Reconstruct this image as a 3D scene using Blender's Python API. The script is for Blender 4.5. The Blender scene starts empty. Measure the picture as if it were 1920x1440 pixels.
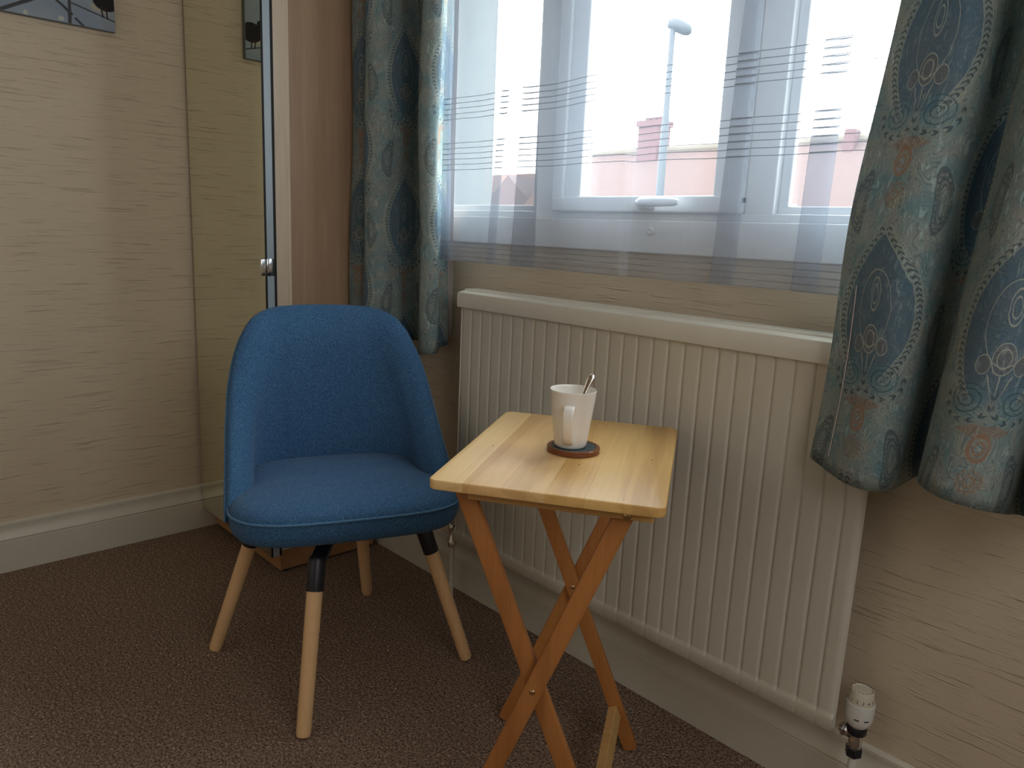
import bpy, bmesh, math, random
from mathutils import Vector, Matrix
random.seed(7)
S = bpy.context.scene
C = S.collection
PI = math.pi

# ------------------------------------------------------------------ camera, sky, lights, exposure
CAM = Vector((2.689, -1.443, 1.12))
yaw, pitch, roll = 0.808266598, 0.198300258, -0.0441016236
fwd = Vector((-math.sin(yaw) * math.cos(pitch), math.cos(yaw) * math.cos(pitch), -math.sin(pitch)))
right = fwd.cross(Vector((0, 0, 1))).normalized()
down = fwd.cross(right)
r2 = right * math.cos(roll) + down * math.sin(roll)
d2 = -right * math.sin(roll) + down * math.cos(roll)
cd = bpy.data.cameras.new('camera')
cam = bpy.data.objects.new('camera', cd)
C.objects.link(cam)
m3 = Matrix((r2, -d2, -fwd)).transposed()
cam.matrix_world = Matrix.Translation(CAM) @ m3.to_4x4()
cd.sensor_width = 36
cd.lens = 1405.8 * 36 / 1920
cd.clip_start = 0.02
cd.clip_end = 500
S.camera = cam

w = bpy.data.worlds.new('overcast_sky')
S.world = w
w.use_nodes = True
nt = w.node_tree
bg = nt.nodes['Background']
bg.inputs[1].default_value = 11.0
tcw = nt.nodes.new('ShaderNodeTexCoord')
sepw = nt.nodes.new('ShaderNodeSeparateXYZ')
rampw = nt.nodes.new('ShaderNodeValToRGB')
nt.links.new(tcw.outputs['Generated'], sepw.inputs[0])
nt.links.new(sepw.outputs[2], rampw.inputs[0])
rampw.color_ramp.elements[0].position = 0.0
rampw.color_ramp.elements[0].color = (0.86, 0.93, 1.0, 1)
rampw.color_ramp.elements[1].position = 1.0
rampw.color_ramp.elements[1].color = (0.95, 0.98, 1.0, 1)
nt.links.new(rampw.outputs[0], bg.inputs[0])


def area(name, loc, rot, sx, sy, power, color, portal=False):
    l = bpy.data.lights.new(name, 'AREA')
    l.shape = 'RECTANGLE'
    l.size, l.size_y = sx, sy
    l.energy = power
    l.color = color
    o = bpy.data.objects.new(name, l)
    C.objects.link(o)
    o.location = loc
    o.rotation_euler = rot
    if portal:
        l.cycles.is_portal = True
    return o


area('window_portal', (1.59, 0.10, 1.62), (-PI / 2, 0, 0), 1.70, 1.0, 1, (1, 1, 1), True)
# added soft fill behind the camera, in place of an assumed, unbuilt window
area('rear_fill_light', (1.2, -3.25, 1.6), (PI / 2, 0, 0), 2.0, 1.2, 3.0, (1.0, 0.95, 0.88))
# added unseen light brightening the left wall, as from an assumed right-hand window
area('side_fill_light', (3.66, -1.15, 1.7), (0, PI / 2, 0), 0.9, 1.3, 8.5, (0.97, 0.98, 1.0))

S.view_settings.view_transform = 'Standard'
S.view_settings.look = 'None'
S.view_settings.gamma = 1.0
S.view_settings.exposure = 0.75
S.view_settings.use_curve_mapping = False
S.cycles.diffuse_bounces = 6
S.cycles.transparent_max_bounces = 24
S.cycles.sample_clamp_indirect = 6.0


# ------------------------------------------------------------------ node expression helper
class Ex:
    def __init__(s, nt, v):
        s.nt, s.v = nt, v

    def _op(s, op, *a):
        n = s.nt.nodes.new('ShaderNodeMath')
        n.operation = op
        for i, x in enumerate((s,) + a):
            x = x.v if isinstance(x, Ex) else x
            if isinstance(x, (int, float)):
                n.inputs[i].default_value = x
            else:
                s.nt.links.new(x, n.inputs[i])
        return Ex(s.nt, n.outputs[0])

    def __add__(s, o): return s._op('ADD', o)
    __radd__ = __add__
    def __sub__(s, o): return s._op('SUBTRACT', o)
    def __rsub__(s, o): return Ex(s.nt, float(o))._op('SUBTRACT', s)
    def __mul__(s, o): return s._op('MULTIPLY', o)
    __rmul__ = __mul__
    def __truediv__(s, o): return s._op('DIVIDE', o)
    def __neg__(s): return s * -1.0
    def abs(s): return s._op('ABSOLUTE')
    def sin(s): return s._op('SINE')
    def cos(s): return s._op('COSINE')
    def sqrt(s): return s._op('SQRT')
    def fract(s): return s._op('FRACT')
    def floor(s): return s._op('FLOOR')
    def atan2(s, o): return s._op('ARCTAN2', o)
    def min(s, o): return s._op('MINIMUM', o)
    def max(s, o): return s._op('MAXIMUM', o)
    def pow(s, o): return s._op('POWER', o)
    def lt(s, o): return s._op('LESS_THAN', o)
    def gt(s, o): return s._op('GREATER_THAN', o)
    def clamp(s): return s.max(0.0).min(1.0)
    def step(s, a, b):            # smooth 0..1 from a to b
        n = s.nt.nodes.new('ShaderNodeMapRange')
        n.interpolation_type = 'SMOOTHSTEP'
        s.nt.links.new(s.v, n.inputs['Value'])
        n.inputs['From Min'].default_value = a
        n.inputs['From Max'].default_value = b
        return Ex(s.nt, n.outputs['Result'])
    def line(s, half, soft):      # 1 near zero
        return 1.0 - s.abs().step(half, half + soft)


def hyp(x, y): return (x * x + y * y).sqrt()


class Mat:
    def __init__(s, name, color=(.8, .8, .8), rough=.5, metal=0.0, spec=.5):
        s.m = bpy.data.materials.new(name)
        s.m.use_nodes = True
        s.nt = s.m.node_tree
        s.b = s.nt.nodes['Principled BSDF']
        s.out = s.nt.nodes['Material Output']
        s.b.inputs['Base Color'].default_value = (*color, 1)
        s.b.inputs['Roughness'].default_value = rough
        s.b.inputs['Metallic'].default_value = metal
        s.b.inputs['Specular IOR Level'].default_value = spec

    def node(s, t, **k):
        n = s.nt.nodes.new(t)
        for a, b in k.items():
            setattr(n, a, b)
        return n

    def link(s, a, b):
        s.nt.links.new(a.v if isinstance(a, Ex) else a, b)

    def coord(s, which='Object'):
        n = s.node('ShaderNodeTexCoord')
        return n.outputs[which]

    def xyz(s, vec):
        n = s.node('ShaderNodeSeparateXYZ')
        s.link(vec, n.inputs[0])
        return [Ex(s.nt, n.outputs[i]) for i in range(3)]

    def comb(s, x, y, z):
        n = s.node('ShaderNodeCombineXYZ')
        for i, q in enumerate((x, y, z)):
            if isinstance(q, (int, float)):
                n.inputs[i].default_value = q
            else:
                s.link(q, n.inputs[i])
        return n.outputs[0]

    def noise(s, vec, scale=1.0, detail=2.0, rough=.5, dist=0.0, scl=None):
        if scl is not None:
            mp = s.node('ShaderNodeMapping')
            s.link(vec, mp.inputs[0])
            mp.inputs['Scale'].default_value = scl
            vec = mp.outputs[0]
        n = s.node('ShaderNodeTexNoise')
        s.link(vec, n.inputs['Vector'])
        n.inputs['Scale'].default_value = scale
        n.inputs['Detail'].default_value = detail
        n.inputs['Roughness'].default_value = rough
        n.inputs['Distortion'].default_value = dist
        return Ex(s.nt, n.outputs[0])

    def mix(s, f, a, b):
        n = s.node('ShaderNodeMix', data_type='RGBA')
        if isinstance(f, (int, float)):
            n.inputs[0].default_value = f
        else:
            s.link(f, n.inputs[0])
        for i, q in ((6, a), (7, b)):
            if isinstance(q, tuple):
                n.inputs[i].default_value = (*q, 1)
            else:
                s.link(q, n.inputs[i])
        return n.outputs[2]

    def color(s, c):
        s.link(c, s.b.inputs['Base Color'])

    def bump(s, h, strength=.3, dist=.001):
        n = s.node('ShaderNodeBump')
        n.inputs['Strength'].default_value = strength
        n.inputs['Distance'].default_value = dist
        s.link(h, n.inputs['Height'])
        s.link(n.outputs[0], s.b.inputs['Normal'])
        return n.outputs[0]


# ------------------------------------------------------------------ materials
M = {}


def mat_wallpaper():
    a = Mat('wallpaper', rough=.72, spec=.25)
    x, y, z = a.xyz(a.coord())
    h = x + y
    v = a.comb(h, 0.0, z)
    slub = a.noise(v, 1.0, 3.0, .6, .2, scl=(7, 1, 150)).step(.56, .74)
    slub2 = a.noise(v, 1.0, 2.0, .5, .1, scl=(20, 1, 330)).step(.58, .8)
    weave = a.noise(v, 1.0, 2.0, .6, 0, scl=(420, 1, 700))
    blotch = a.noise(v, 3.2, 3.0, .6)
    c = a.mix(blotch, (.59, .488, .352), (.65, .55, .41))
    c = a.mix(slub * .14, c, (.42, .33, .23))
    a.color(c)
    a.bump(slub + slub2 * .45 + weave * .16 + blotch * .3, .75, .003)
    return a.m


def mat_carpet():
    a = Mat('carpet_pile', rough=.95, spec=.08)
    co = a.coord()
    n1 = a.noise(co, 190, 3.0, .8)
    n2 = a.noise(co, 120, 2.0, .7)
    n3 = a.noise(co, 5, 3.0, .6)
    vo = a.node('ShaderNodeTexVoronoi')
    a.link(co, vo.inputs['Vector'])
    vo.inputs['Scale'].default_value = 170
    vd = Ex(a.nt, vo.outputs['Distance'])
    c = a.mix(n1.step(.40, .60), (.075, .048, .040), (.40, .28, .205))
    c = a.mix(n2.step(.58, .70) * .8, c, (.66, .52, .38))
    c = a.mix(n2.step(.40, .28) * .8, c, (.042, .028, .020))
    c = a.mix(n3 * .35, c, (.22, .15, .10))
    a.color(c)
    a.bump(n1 * .7 - vd * .8 + n2 * .5, .8, .006)
    return a.m


def mat_paint(name, col, rough=.35, wear=.0):
    a = Mat(name, col, rough)
    n = a.noise(a.coord(), 14, 3, .6)
    a.color(a.mix(n, tuple(q * .94 for q in col), tuple(min(1, q * 1.04) for q in col)))
    n2 = a.noise(a.coord(), 60, 2, .5)
    a.bump(n2, .08, .001)
    return a.m


def mat_wood(name, c1, c2, c3, axis, rough=.45, scale=1.0, ring=.42, seed=0.0, spec=.4):
    """grain runs along axis 0/1/2 of the object's own coordinates"""
    a = Mat(name, rough=rough, spec=spec)
    co = a.coord()
    s = [38 * scale] * 3
    s[axis] = 2.0 * scale
    f = [260 * scale] * 3
    f[axis] = 6 * scale
    mp = a.node('ShaderNodeMapping')
    a.link(co, mp.inputs[0])
    mp.inputs['Location'].default_value = (seed, seed * 1.7, seed * .6)
    g = a.noise(mp.outputs[0], 1.0, 4.0, .62, .8, scl=tuple(s))
    fine = a.noise(mp.outputs[0], 1.0, 3.0, .6, 0, scl=tuple(f))
    big = a.noise(mp.outputs[0], 1.0, 2.0, .5, .6, scl=tuple(q * .22 for q in s))
    rings = (g * 9.0 + big * 14.0).sin() * .5 + .5
    c = a.mix(big, c1, c2)
    c = a.mix(rings * ring, c, c3)
    c = a.mix(fine.step(.5, .75) * .35, c, c3)
    a.color(c)
    a.bump(fine * .5 + rings * .2, .12, .0006)
    return a.m


def mat_paisley(name):
    a = Mat(name, rough=.62, spec=.3)
    uv = a.node('ShaderNodeUVMap').outputs[0]
    uu, vv, _ = a.xyz(uv)
    wob = a.noise(uv, 60, 1.0, .5) - .5
    vv = vv + wob * .003
    uu = uu + wob * .003
    W, H = .372, .41
    mm = 1000.0

    # half-drop repeat: the motif again half a width across and half a height up
    xs = (uu / W + .5).fract() - .5
    half = xs.abs().gt(.25)
    xA = (xs - half * (xs.gt(0.0) - .5)) * (W * mm)
    y = ((vv - .765) / H + half * .5).fract() * (H * mm)
    wA = xA.abs()
    # ogee band with leaf dashes
    t = ((y - 118.0) / 262.0).clamp()
    xb = ((t * PI).sin().max(0.0).pow(.85)) * 62.0 + 7.0
    db = wA - xb
    on = y.step(140, 160) * (1.0 - y.step(388, 400))
    band = (db - 7.0).line(.7, .9).max((db + 7.0).line(.7, .9)).max((db - 11.0).line(.4, .9)) * on
    dash = ((y * (2 * PI / 9.0) + db.abs() * .55).sin()).step(.15, .55) * (1.0 - db.abs().step(4.6, 5.6)) * on
    bandfill = (1.0 - db.abs().step(6.0, 7.0)) * on
    inside = (1.0 - db.step(-8.0, -4.0)) * on
    # mirrored spirals and their ring
    rx, ry = wA - 31.0, y - 150.0
    r1 = hyp(rx, ry)
    th = ry.atan2(rx)
    low = 1.0 - y.step(150, 168)
    ring = ((r1 - 27.0).line(.6, .9).max((r1 - 37.0).line(.7, .9))) * low
    rdash = ((th * 13.0 + (r1 - 32.0).abs() * .5).sin()).step(.15, .55) * (1.0 - (r1 - 32.0).abs().step(3.4, 4.4)) * low
    sp = ((r1 / 8.5 - th / (2 * PI)).fract() - .5)
    spiral = sp.line(.07, .10) * (1.0 - r1.step(23.0, 25.0))
    spfill = 1.0 - r1.step(24, 27)
    # palmette
    e1 = hyp(wA / 14.0, (y - 212.0) / 23.0)
    e2 = hyp((wA - 23.0) / 9.0, (y - 202.0) / 14.0)
    fan = ((wA / ((y - 138.0).max(4.0)) * 11.0).sin()).line(.15, .2) * y.step(146, 154) * (1.0 - y.step(184, 192)) * (1.0 - (wA - (y - 134.0) * .45).step(-2, 0))
    e4 = hyp(wA / 9.0, (y - 285.0) / 26.0)
    e5 = hyp(wA / 30.0, (y - 262.0) / 62.0)
    petals = ((e4 - 1.0).line(.04, .05)).max((e4 - .6).line(.03, .05)).max((e5 - 1.0).line(.008, .014)).max((e1 - 1.0).line(.025, .04)).max((e1 - .6).line(.03, .05)).max((e2 - 1.0).line(.035, .05)).max(fan)
    pfill = (1.0 - e1.step(.9, 1.0)).max(1.0 - e2.step(.9, 1.0))
    # pendant and crown in rust
    e3 = hyp(wA / 12.0, (y - 80.0) / 19.0)
    pend = ((e3 - 1.0).line(.16, .1)).max((e3 - .5).line(.08, .1))
    crown = (1.0 - (wA + (y - 106.0).abs() * 2.2).step(34, 38)) * (1.0 - (y - 106.0).abs().step(9, 10))
    # flower
    fy = y - 30.0
    rf = hyp(wA, fy * .86)
    tf = fy.atan2(xA)
    pet = (tf * 6.0).cos().abs()
    flower = ((rf - (11.0 + pet * 6.0)).line(.8, .9)).max((rf - 7.0).line(.6, .8)) * (1.0 - rf.step(19, 20))
    ffill = (1.0 - (rf - (11.0 + pet * 6.0)).step(-1, 0))
    # offset paisley leaves
    yB = (y / 410.0 + .38).fract() * 410.0
    bx, by = wA - 62.0 - ((yB - 120.0) * .035).sin() * 9.0, yB - 175.0
    q = hyp(bx / 15.0, by / 48.0)
    leaf = ((q - 1.0).line(.05, .06)).max((q - .72).line(.03, .06)).max(((q * 6.0).sin()).line(.16, .18) * (1.0 - q.step(.62, .66)))
    leafd = ((by * .75).sin()).step(.3, .6) * (1.0 - (q - .86).abs().step(.07, .1))
    qfill = 1.0 - q.step(.95, 1.02)
    bx2, by2 = wA - 66.0, yB - 85.0
    q2 = hyp(bx2, by2)
    t2 = by2.atan2(bx2)
    curl = ((q2 / 9.0 - t2 / (2 * PI)).fract() - .5).line(.07, .1) * (1.0 - q2.step(23, 25))
    # scrolling filler lines and short woven strokes
    fld = a.noise(uv, 22, 1.5, .5, 1.3, scl=(1.4, 1.0, 1))
    scroll = ((fld * 9.0).fract() - .5).line(.03, .06)
    scroll2 = ((fld * 9.0 + .28).fract() - .5).line(.03, .06)
    stroke = a.noise(uv, 1.0, 1.0, .5, .3, scl=(230, 42, 1)).step(.58, .66) * a.noise(uv, 13, 1.0, .5).step(.45, .6)
    # ground colour
    blot = a.noise(uv, 16, 3.0, .6, .6).step(.3, .7)
    blot2 = a.noise(uv, 26, 2.0, .6, .4, scl=(1.2, .8, 1)).step(.4, .66)
    g = a.mix(blot, (.155, .275, .30), (.30, .35, .31))
    g = a.mix(blot2 * .5, g, (.35, .32, .28))
    g = a.mix(inside * .75, g, (.060, .125, .195))
    g = a.mix(spfill * .5, g, (.12, .25, .30))
    g = a.mix(bandfill * .5, g, (.36, .40, .35))
    g = a.mix(pfill * .5, g, (.20, .175, .16))
    g = a.mix(qfill * .5, g, (.24, .25, .22))
    g = a.mix(crown * .55, g, (.32, .17, .10))
    g = a.mix(ffill * .4, g, (.27, .22, .16))
    light = petals.max(band * .6).max(ring * .5).max(curl * .35)
    dark = dash.max(rdash).max(spiral * .8).max(leaf * .75).max(leafd * .7).max(ring * .4).max(curl * .5)
    g = a.mix(scroll * (.34 - inside * .2), g, (.56, .58, .48))
    g = a.mix(scroll2 * (.42 - inside * .26), g, (.07, .115, .135))
    g = a.mix(stroke * (.42 - inside * .2), g, (.55, .72, .72))
    g = a.mix(light * .62, g, (.58, .60, .50))
    g = a.mix(dark * .78, g, (.045, .08, .105))
    g = a.mix(pend.max(flower) * .75, g, (.36, .19, .10))
    weave = a.noise(uv, 1.0, 2.0, .6, 0, scl=(2200, 420, 1))
    slub = a.noise(uv, 1.0, 2.0, .6, 0, scl=(130, 40, 1)).step(.56, .68)
    g = a.mix(weave.step(.35, .75) * .25, g, (.12, .17, .20))
    g = a.mix(slub * .22, g, (.36, .46, .47))
    a.color(g)
    a.bump(dark * -.8 + light * .6 + scroll * .5 - scroll2 * .5 + stroke * .6 + weave * .4 + slub * .4, .55, .0014)
    # some daylight comes through the cloth
    tr = a.node('ShaderNodeBsdfTranslucent')
    a.link(g, tr.inputs[0])
    mx = a.node('ShaderNodeMixShader')
    mx.inputs[0].default_value = .16
    a.link(a.b.outputs[0], mx.inputs[1])
    a.link(tr.outputs[0], mx.inputs[2])
    a.link(mx.outputs[0], a.out.inputs[0])
    return a.m


def mat_sheer():
    a = Mat('sheer_voile', (.82, .84, .88), .8, spec=.1)
    uv = a.node('ShaderNodeUVMap').outputs[0]
    u, z, _ = a.xyz(uv)
    lines = None
    groups = [(1.419, .0137, 5), (1.285, .0142, 6), (1.0375, .0130, 5)]
    for z0, st, n in groups:
        k = ((z - z0) / st)
        q = (k - (k + .5).floor()).abs() * st
        l = (1.0 - q.step(.0004, .0011)) * k.gt(-.5) * k.lt(n - .5)
        lines = l if lines is None else lines.max(l)
    lw = a.node('ShaderNodeLayerWeight')
    lw.inputs[0].default_value = .5
    facing = Ex(a.nt, lw.outputs['Facing'])
    hem = 1.0 - z.step(1.0885, 1.0895)
    silk = a.noise(uv, 1.0, 2.0, .6, 1.5, scl=(260, 40, 1))
    opac = (.37 + facing.pow(3.0) * .42 + hem * .08 + lines * .62 + (silk - .5) * .06).clamp()
    tp = a.node('ShaderNodeBsdfTransparent')
    tp.inputs[0].default_value = (1, 1, 1, 1)
    df = a.node('ShaderNodeBsdfDiffuse')
    tl = a.node('ShaderNodeBsdfTranslucent')
    col = a.mix(lines, (.60, .64, .72), (.50, .53, .58))
    a.link(col, df.inputs[0])
    tcol = a.mix(lines, (.165, .203, .255), (.045, .052, .060))
    a.link(tcol, tl.inputs[0])
    m1 = a.node('ShaderNodeMixShader')
    m1.inputs[0].default_value = .5
    a.link(df.outputs[0], m1.inputs[1])
    a.link(tl.outputs[0], m1.inputs[2])
    m2 = a.node('ShaderNodeMixShader')
    a.link(opac, m2.inputs[0])
    a.link(tp.outputs[0], m2.inputs[1])
    a.link(m1.outputs[0], m2.inputs[2])
    a.link(m2.outputs[0], a.out.inputs[0])
    return a.m


def mat_glass():
    a = Mat('window_glass')
    tp = a.node('ShaderNodeBsdfTransparent')
    tp.inputs[0].default_value = (.93, .95, .94, 1)
    gl = a.node('ShaderNodeBsdfGlossy')
    gl.inputs['Roughness'].default_value = .02
    n = a.noise(a.coord(), 4, 1, .5)
    a.link((n * .02), gl.inputs['Roughness'])
    m = a.node('ShaderNodeMixShader')
    m.inputs[0].default_value = .04
    a.link(tp.outputs[0], m.inputs[1])
    a.link(gl.outputs[0], m.inputs[2])
    a.link(m.outputs[0], a.out.inputs[0])
    return a.m


def mat_fabric(name, c1, c2, c3):
    a = Mat(name, rough=.9, spec=.15)
    co = a.coord()
    n1 = a.noise(co, 1.0, 2.0, .6, 0, scl=(560, 560, 230))
    n2 = a.noise(co, 1.0, 2.0, .6, 0, scl=(260, 260, 560))
    n3 = a.noise(co, 9, 3.0, .6)
    c = a.mix(n1.step(.3, .7), c1, c2)
    c = a.mix(n2.step(.56, .78) * .6, c, c3)
    c = a.mix(n3 * .18, c, c1)
    a.color(c)
    a.bump(n1 + n2, .3, .0012)
    a.b.inputs['Sheen Weight'].default_value = .08
    a.b.inputs['Sheen Roughness'].default_value = .5
    return a.m


def mat_metal(name, col, rough, brushed=False):
    a = Mat(name, col, rough, 1.0)
    n = a.noise(a.coord(), 1.0, 2, .5, 0, scl=(300, 300, 12) if brushed else (30, 30, 30))
    a.link(n * .1 + (rough - .05), a.b.inputs['Roughness'])
    return a.m


def mat_canvas():
    a = Mat('canvas_print', rough=.7, spec=.2)
    _, y, z = a.xyz(a.coord())
    y = (y + a.noise(a.coord(), 40, 2, .5) * .006 - .003)

    def seg(p, q, wd):
        (y0, z0), (y1, z1) = p, q
        dy, dz = y1 - y0, z1 - z0
        L2 = dy * dy + dz * dz
        t = (((y - y0) * dy + (z - z0) * dz) / L2).clamp()
        return hyp(y - (t * dy + y0), z - (t * dz + z0)).line(wd, .0016)
    b1 = a.noise(a.coord(), 6, 2, .5)
    g = a.mix(b1.step(.3, .7), (.235, .29, .36), (.34, .38, .42))
    wires = seg((-.775, 1.735), (-.62, 1.696), .0014)
    br = seg((-.97, 1.668), (-.86, 1.728), .004).max(seg((-.83, 1.75), (-.772, 1.703), .003)).max(
        seg((-.772, 1.80), (-.779, 1.66), .0035)).max(seg((-.762, 1.692), (-.73, 1.666), .0028)).max(seg((-.72, 1.95), (-.60, 1.80), .003))
    # a small bird perched on the wire: body, head and tail
    body = hyp((y + .675) / .040, (z - 1.762) / .034)
    tail = seg((-.655, 1.767), (-.605, 1.792), .007)
    head = hyp((y + .712) / .018, (z - 1.79) / .018)
    dark = (1.0 - body.step(.92, 1.02)).max(tail).max(1.0 - head.step(.92, 1.05))
    belly = 1.0 - hyp((y + .690) / .030, (z - 1.737) / .014).step(.8, 1.05)
    legs = seg((-.690, 1.74), (-.688, 1.712), .0015).max(seg((-.676, 1.74), (-.674, 1.709), .0015))
    spots = (1.0 - hyp((y + .800) / .009, (z - 1.685) / .007).step(.7, 1.1)).max(1.0 - hyp((y + .892) / .006, (z - 1.682) / .008).step(.6, 1.1))
    g = a.mix(spots * .8, g, (.55, .56, .48))
    g = a.mix(wires.max(br) * .9, g, (.05, .042, .04))
    g = a.mix(belly, g, (.42, .40, .30))
    g = a.mix(dark, g, (.022, .018, .022))
    g = a.mix(legs, g, (.04, .03, .03))
    a.color(g)
    a.bump(a.noise(a.coord(), 900, 1, .5), .15, .0008)
    return a.m


def mat_tiles(name, c1, c2):
    a = Mat(name, rough=.85)
    co = a.coord()
    _, _, z = a.xyz(co)
    n = a.noise(co, 2.0, 3, .6)
    rows = ((z * 4.5).fract()).step(.0, .25)
    n2 = a.noise(co, 1.0, 2, .5, 0, scl=(9, 9, 14))
    c = a.mix(n2, c1, c2)
    c = a.mix((1.0 - rows) * .35, c, tuple(q * .5 for q in c1))
    c = a.mix(n * .3, c, tuple(q * .8 for q in c2))
    a.color(c)
    return a.m


M['wallpaper'] = mat_wallpaper()
M['carpet'] = mat_carpet()
M['skirting'] = mat_paint('skirting_gloss', (.62, .585, .49), .38)
M['ceiling'] = mat_paint('ceiling_emulsion', (.80, .78, .72), .8)
M['upvc'] = mat_paint('white_upvc', (.78, .80, .81), .28)
M['masonry'] = mat_paint('painted_masonry', (.115, .125, .125), .8)
M['glass'] = mat_glass()
M['sheer'] = mat_sheer()
M['paisley'] = mat_paisley('paisley_jacquard')
M['enamel'] = mat_paint('radiator_enamel', (.56, .525, .44), .36)
M['enamel_shade'] = mat_paint('radiator_cover_enamel', (.62, .59, .51), .34)
M['plastic'] = mat_paint('valve_plastic', (.70, .70, .66), .4)
M['plastic_cream'] = mat_paint('valve_dial_plastic', (.62, .57, .46), .4)
M['ink'] = mat_paint('black_print', (.02, .02, .02), .6)
M['black'] = mat_paint('black_powder_coat', (.010, .011, .016), .42)
M['rubber'] = mat_paint('black_rubber', (.012, .012, .012), .7)
M['chrome'] = mat_metal('chrome', (.75, .75, .75), .14)
M['steel'] = mat_metal('spoon_steel', (.80, .76, .72), .12)
M['brass'] = mat_metal('brass_rivet', (.62, .45, .25), .25)
M['aluminium'] = mat_paint('grey_aluminium', (.36, .43, .48), .35)
M['mirror'] = mat_metal('mirror_glass', (.78, .82, .66), .05)
_m = Mat('mirror_silver', (.80, .83, .66), .012, 1.0)
_n = _m.noise(_m.coord(), 3, 1, .5)
_m.color(_m.mix(_n, (.78, .79, .645), (.80, .81, .67)))
M['mirror'] = _m.m
M['oak'] = mat_wood('wardrobe_oak', (.50, .335, .215), (.57, .40, .27), (.33, .205, .125), 2, .5, .8)
M['oak_light'] = mat_wood('wardrobe_edge_oak', (.78, .63, .46), (.84, .69, .52), (.60, .46, .31), 2, .5, .9, seed=3.0)
M['plinth'] = mat_wood('plinth_oak', (.42, .22, .10), (.46, .26, .12), (.28, .13, .05), 0, .5, 1.0, seed=5.0)
M['beech'] = mat_wood('beech_leg', (.72, .45, .225), (.76, .50, .26), (.60, .35, .16), 2, .42, .6)
M['legwood'] = mat_wood('rubberwood_leg', (.40, .152, .040), (.46, .195, .056), (.27, .092, .023), 2, .4, 1.2)
tones = [((.72, .47, .20), (.78, .54, .26), (.55, .32, .11)), ((.66, .40, .16), (.73, .47, .21), (.50, .27, .09)),
         ((.68, .43, .175), (.74, .49, .225), (.50, .28, .10)), ((.62, .365, .12), (.70, .44, .16), (.44, .225, .062)),
         ((.66, .41, .14), (.72, .465, .175), (.46, .25, .072)), ((.61, .365, .12), (.70, .45, .165), (.43, .225, .065))]
M['boards'] = [mat_wood('tabletop_wood.%d' % i, *t, 1, .42, .8, .62, seed=2.3 * i + 1) for i, t in enumerate(tones)]
M['stretcher'] = mat_wood('stretcher_wood', (.60, .36, .13), (.64, .40, .16), (.48, .26, .09), 0, .4, 1.2, seed=9.0)
M['rail'] = mat_wood('rail_wood', (.56, .31, .105), (.62, .36, .13), (.44, .23, .07), 0, .42, 1.0, seed=12.0)
M['blue'] = mat_fabric('blue_melange_fabric', (.020, .064, .140), (.064, .162, .305), (.25, .37, .50))
M['piping'] = mat_fabric('blue_piping', (.05, .13, .24), (.10, .22, .36), (.24, .36, .50))
M['ceramic'] = mat_paint('white_ceramic', (.80, .76, .70), .09)
M['coaster'] = mat_wood('coaster_wood', (.16, .05, .018), (.20, .07, .025), (.08, .022, .01), 0, .22, 2.0, seed=4.0)
M['inlay'] = mat_paint('teal_coaster_inlay', (.022, .055, .068), .12)
M['canvas'] = mat_canvas()
M['canvas_edge'] = mat_paint('canvas_edge', (.17, .20, .24), .7)
M['roof'] = mat_tiles('red_roof_tile', (.054, .026, .021), (.070, .036, .029))
M['brick'] = mat_tiles('red_brick', (.060, .020, .020), (.080, .030, .028))
M['ridge'] = mat_paint('ridge_tile', (.085, .065, .045), .8)
M['render'] = mat_paint('house_render', (.55, .45, .40), .9)
M['darkrender'] = mat_paint('gable_cladding', (.06, .04, .042), .9)
M['lamp'] = mat_paint('galvanised_grey', (.022, .028, .034), .6)
M['tarmac'] = mat_paint('tarmac', (.12, .12, .12), .9)
M['lining'] = mat_paint('curtain_lining', (.48, .40, .36), .9)


# ------------------------------------------------------------------ mesh helpers
def V(*a): return Vector(a)


def box(bm, lo, hi, bev=0.0, seg=2):
    lo, hi = Vector(lo), Vector(hi)
    t = bmesh.new()
    bmesh.ops.create_cube(t, size=1.0)
    bmesh.ops.scale(t, vec=hi - lo, verts=t.verts)
    bmesh.ops.translate(t, vec=(lo + hi) / 2, verts=t.verts)
    if bev:
        bmesh.ops.bevel(t, geom=t.edges[:], offset=bev, segments=seg, affect='EDGES', profile=.5)
    merge(bm, t)
    return bm


def merge(bm, t, mat=None):
    me = bpy.data.meshes.new('tmp')
    t.to_mesh(me)
    t.free()
    if mat is not None:
        me.transform(mat)
    bm.from_mesh(me)
    bpy.data.meshes.remove(me)


def bar(bm, p, q, wdir, w_, t_, bev=.002, round_end=0.0):
    """rectangular bar from p to q, width w_ along wdir, thickness t_ along the third axis"""
    p, q = Vector(p), Vector(q)
    ax = (q - p).normalized()
    wd = (Vector(wdir) - ax * Vector(wdir).dot(ax)).normalized()
    th = ax.cross(wd)
    t = bmesh.new()
    bmesh.ops.create_cube(t, size=1.0)
    bmesh.ops.scale(t, vec=(w_, t_, (q - p).length), verts=t.verts)
    if round_end:
        es = [e for e in t.edges if abs((e.verts[0].co - e.verts[1].co).y) > 1e-6]
        bmesh.ops.bevel(t, geom=es, offset=round_end, segments=5, affect='EDGES', profile=.5)
    es = [e for e in t.edges if e.calc_face_angle(0) > .9] if round_end else t.edges[:]
    bmesh.ops.bevel(t, geom=es, offset=bev, segments=2, affect='EDGES', profile=.5)
    mt = Matrix((wd, th, ax)).transposed().to_4x4()
    mt.translation = (p + q) / 2
    merge(bm, t, mt)
    return bm


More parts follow.
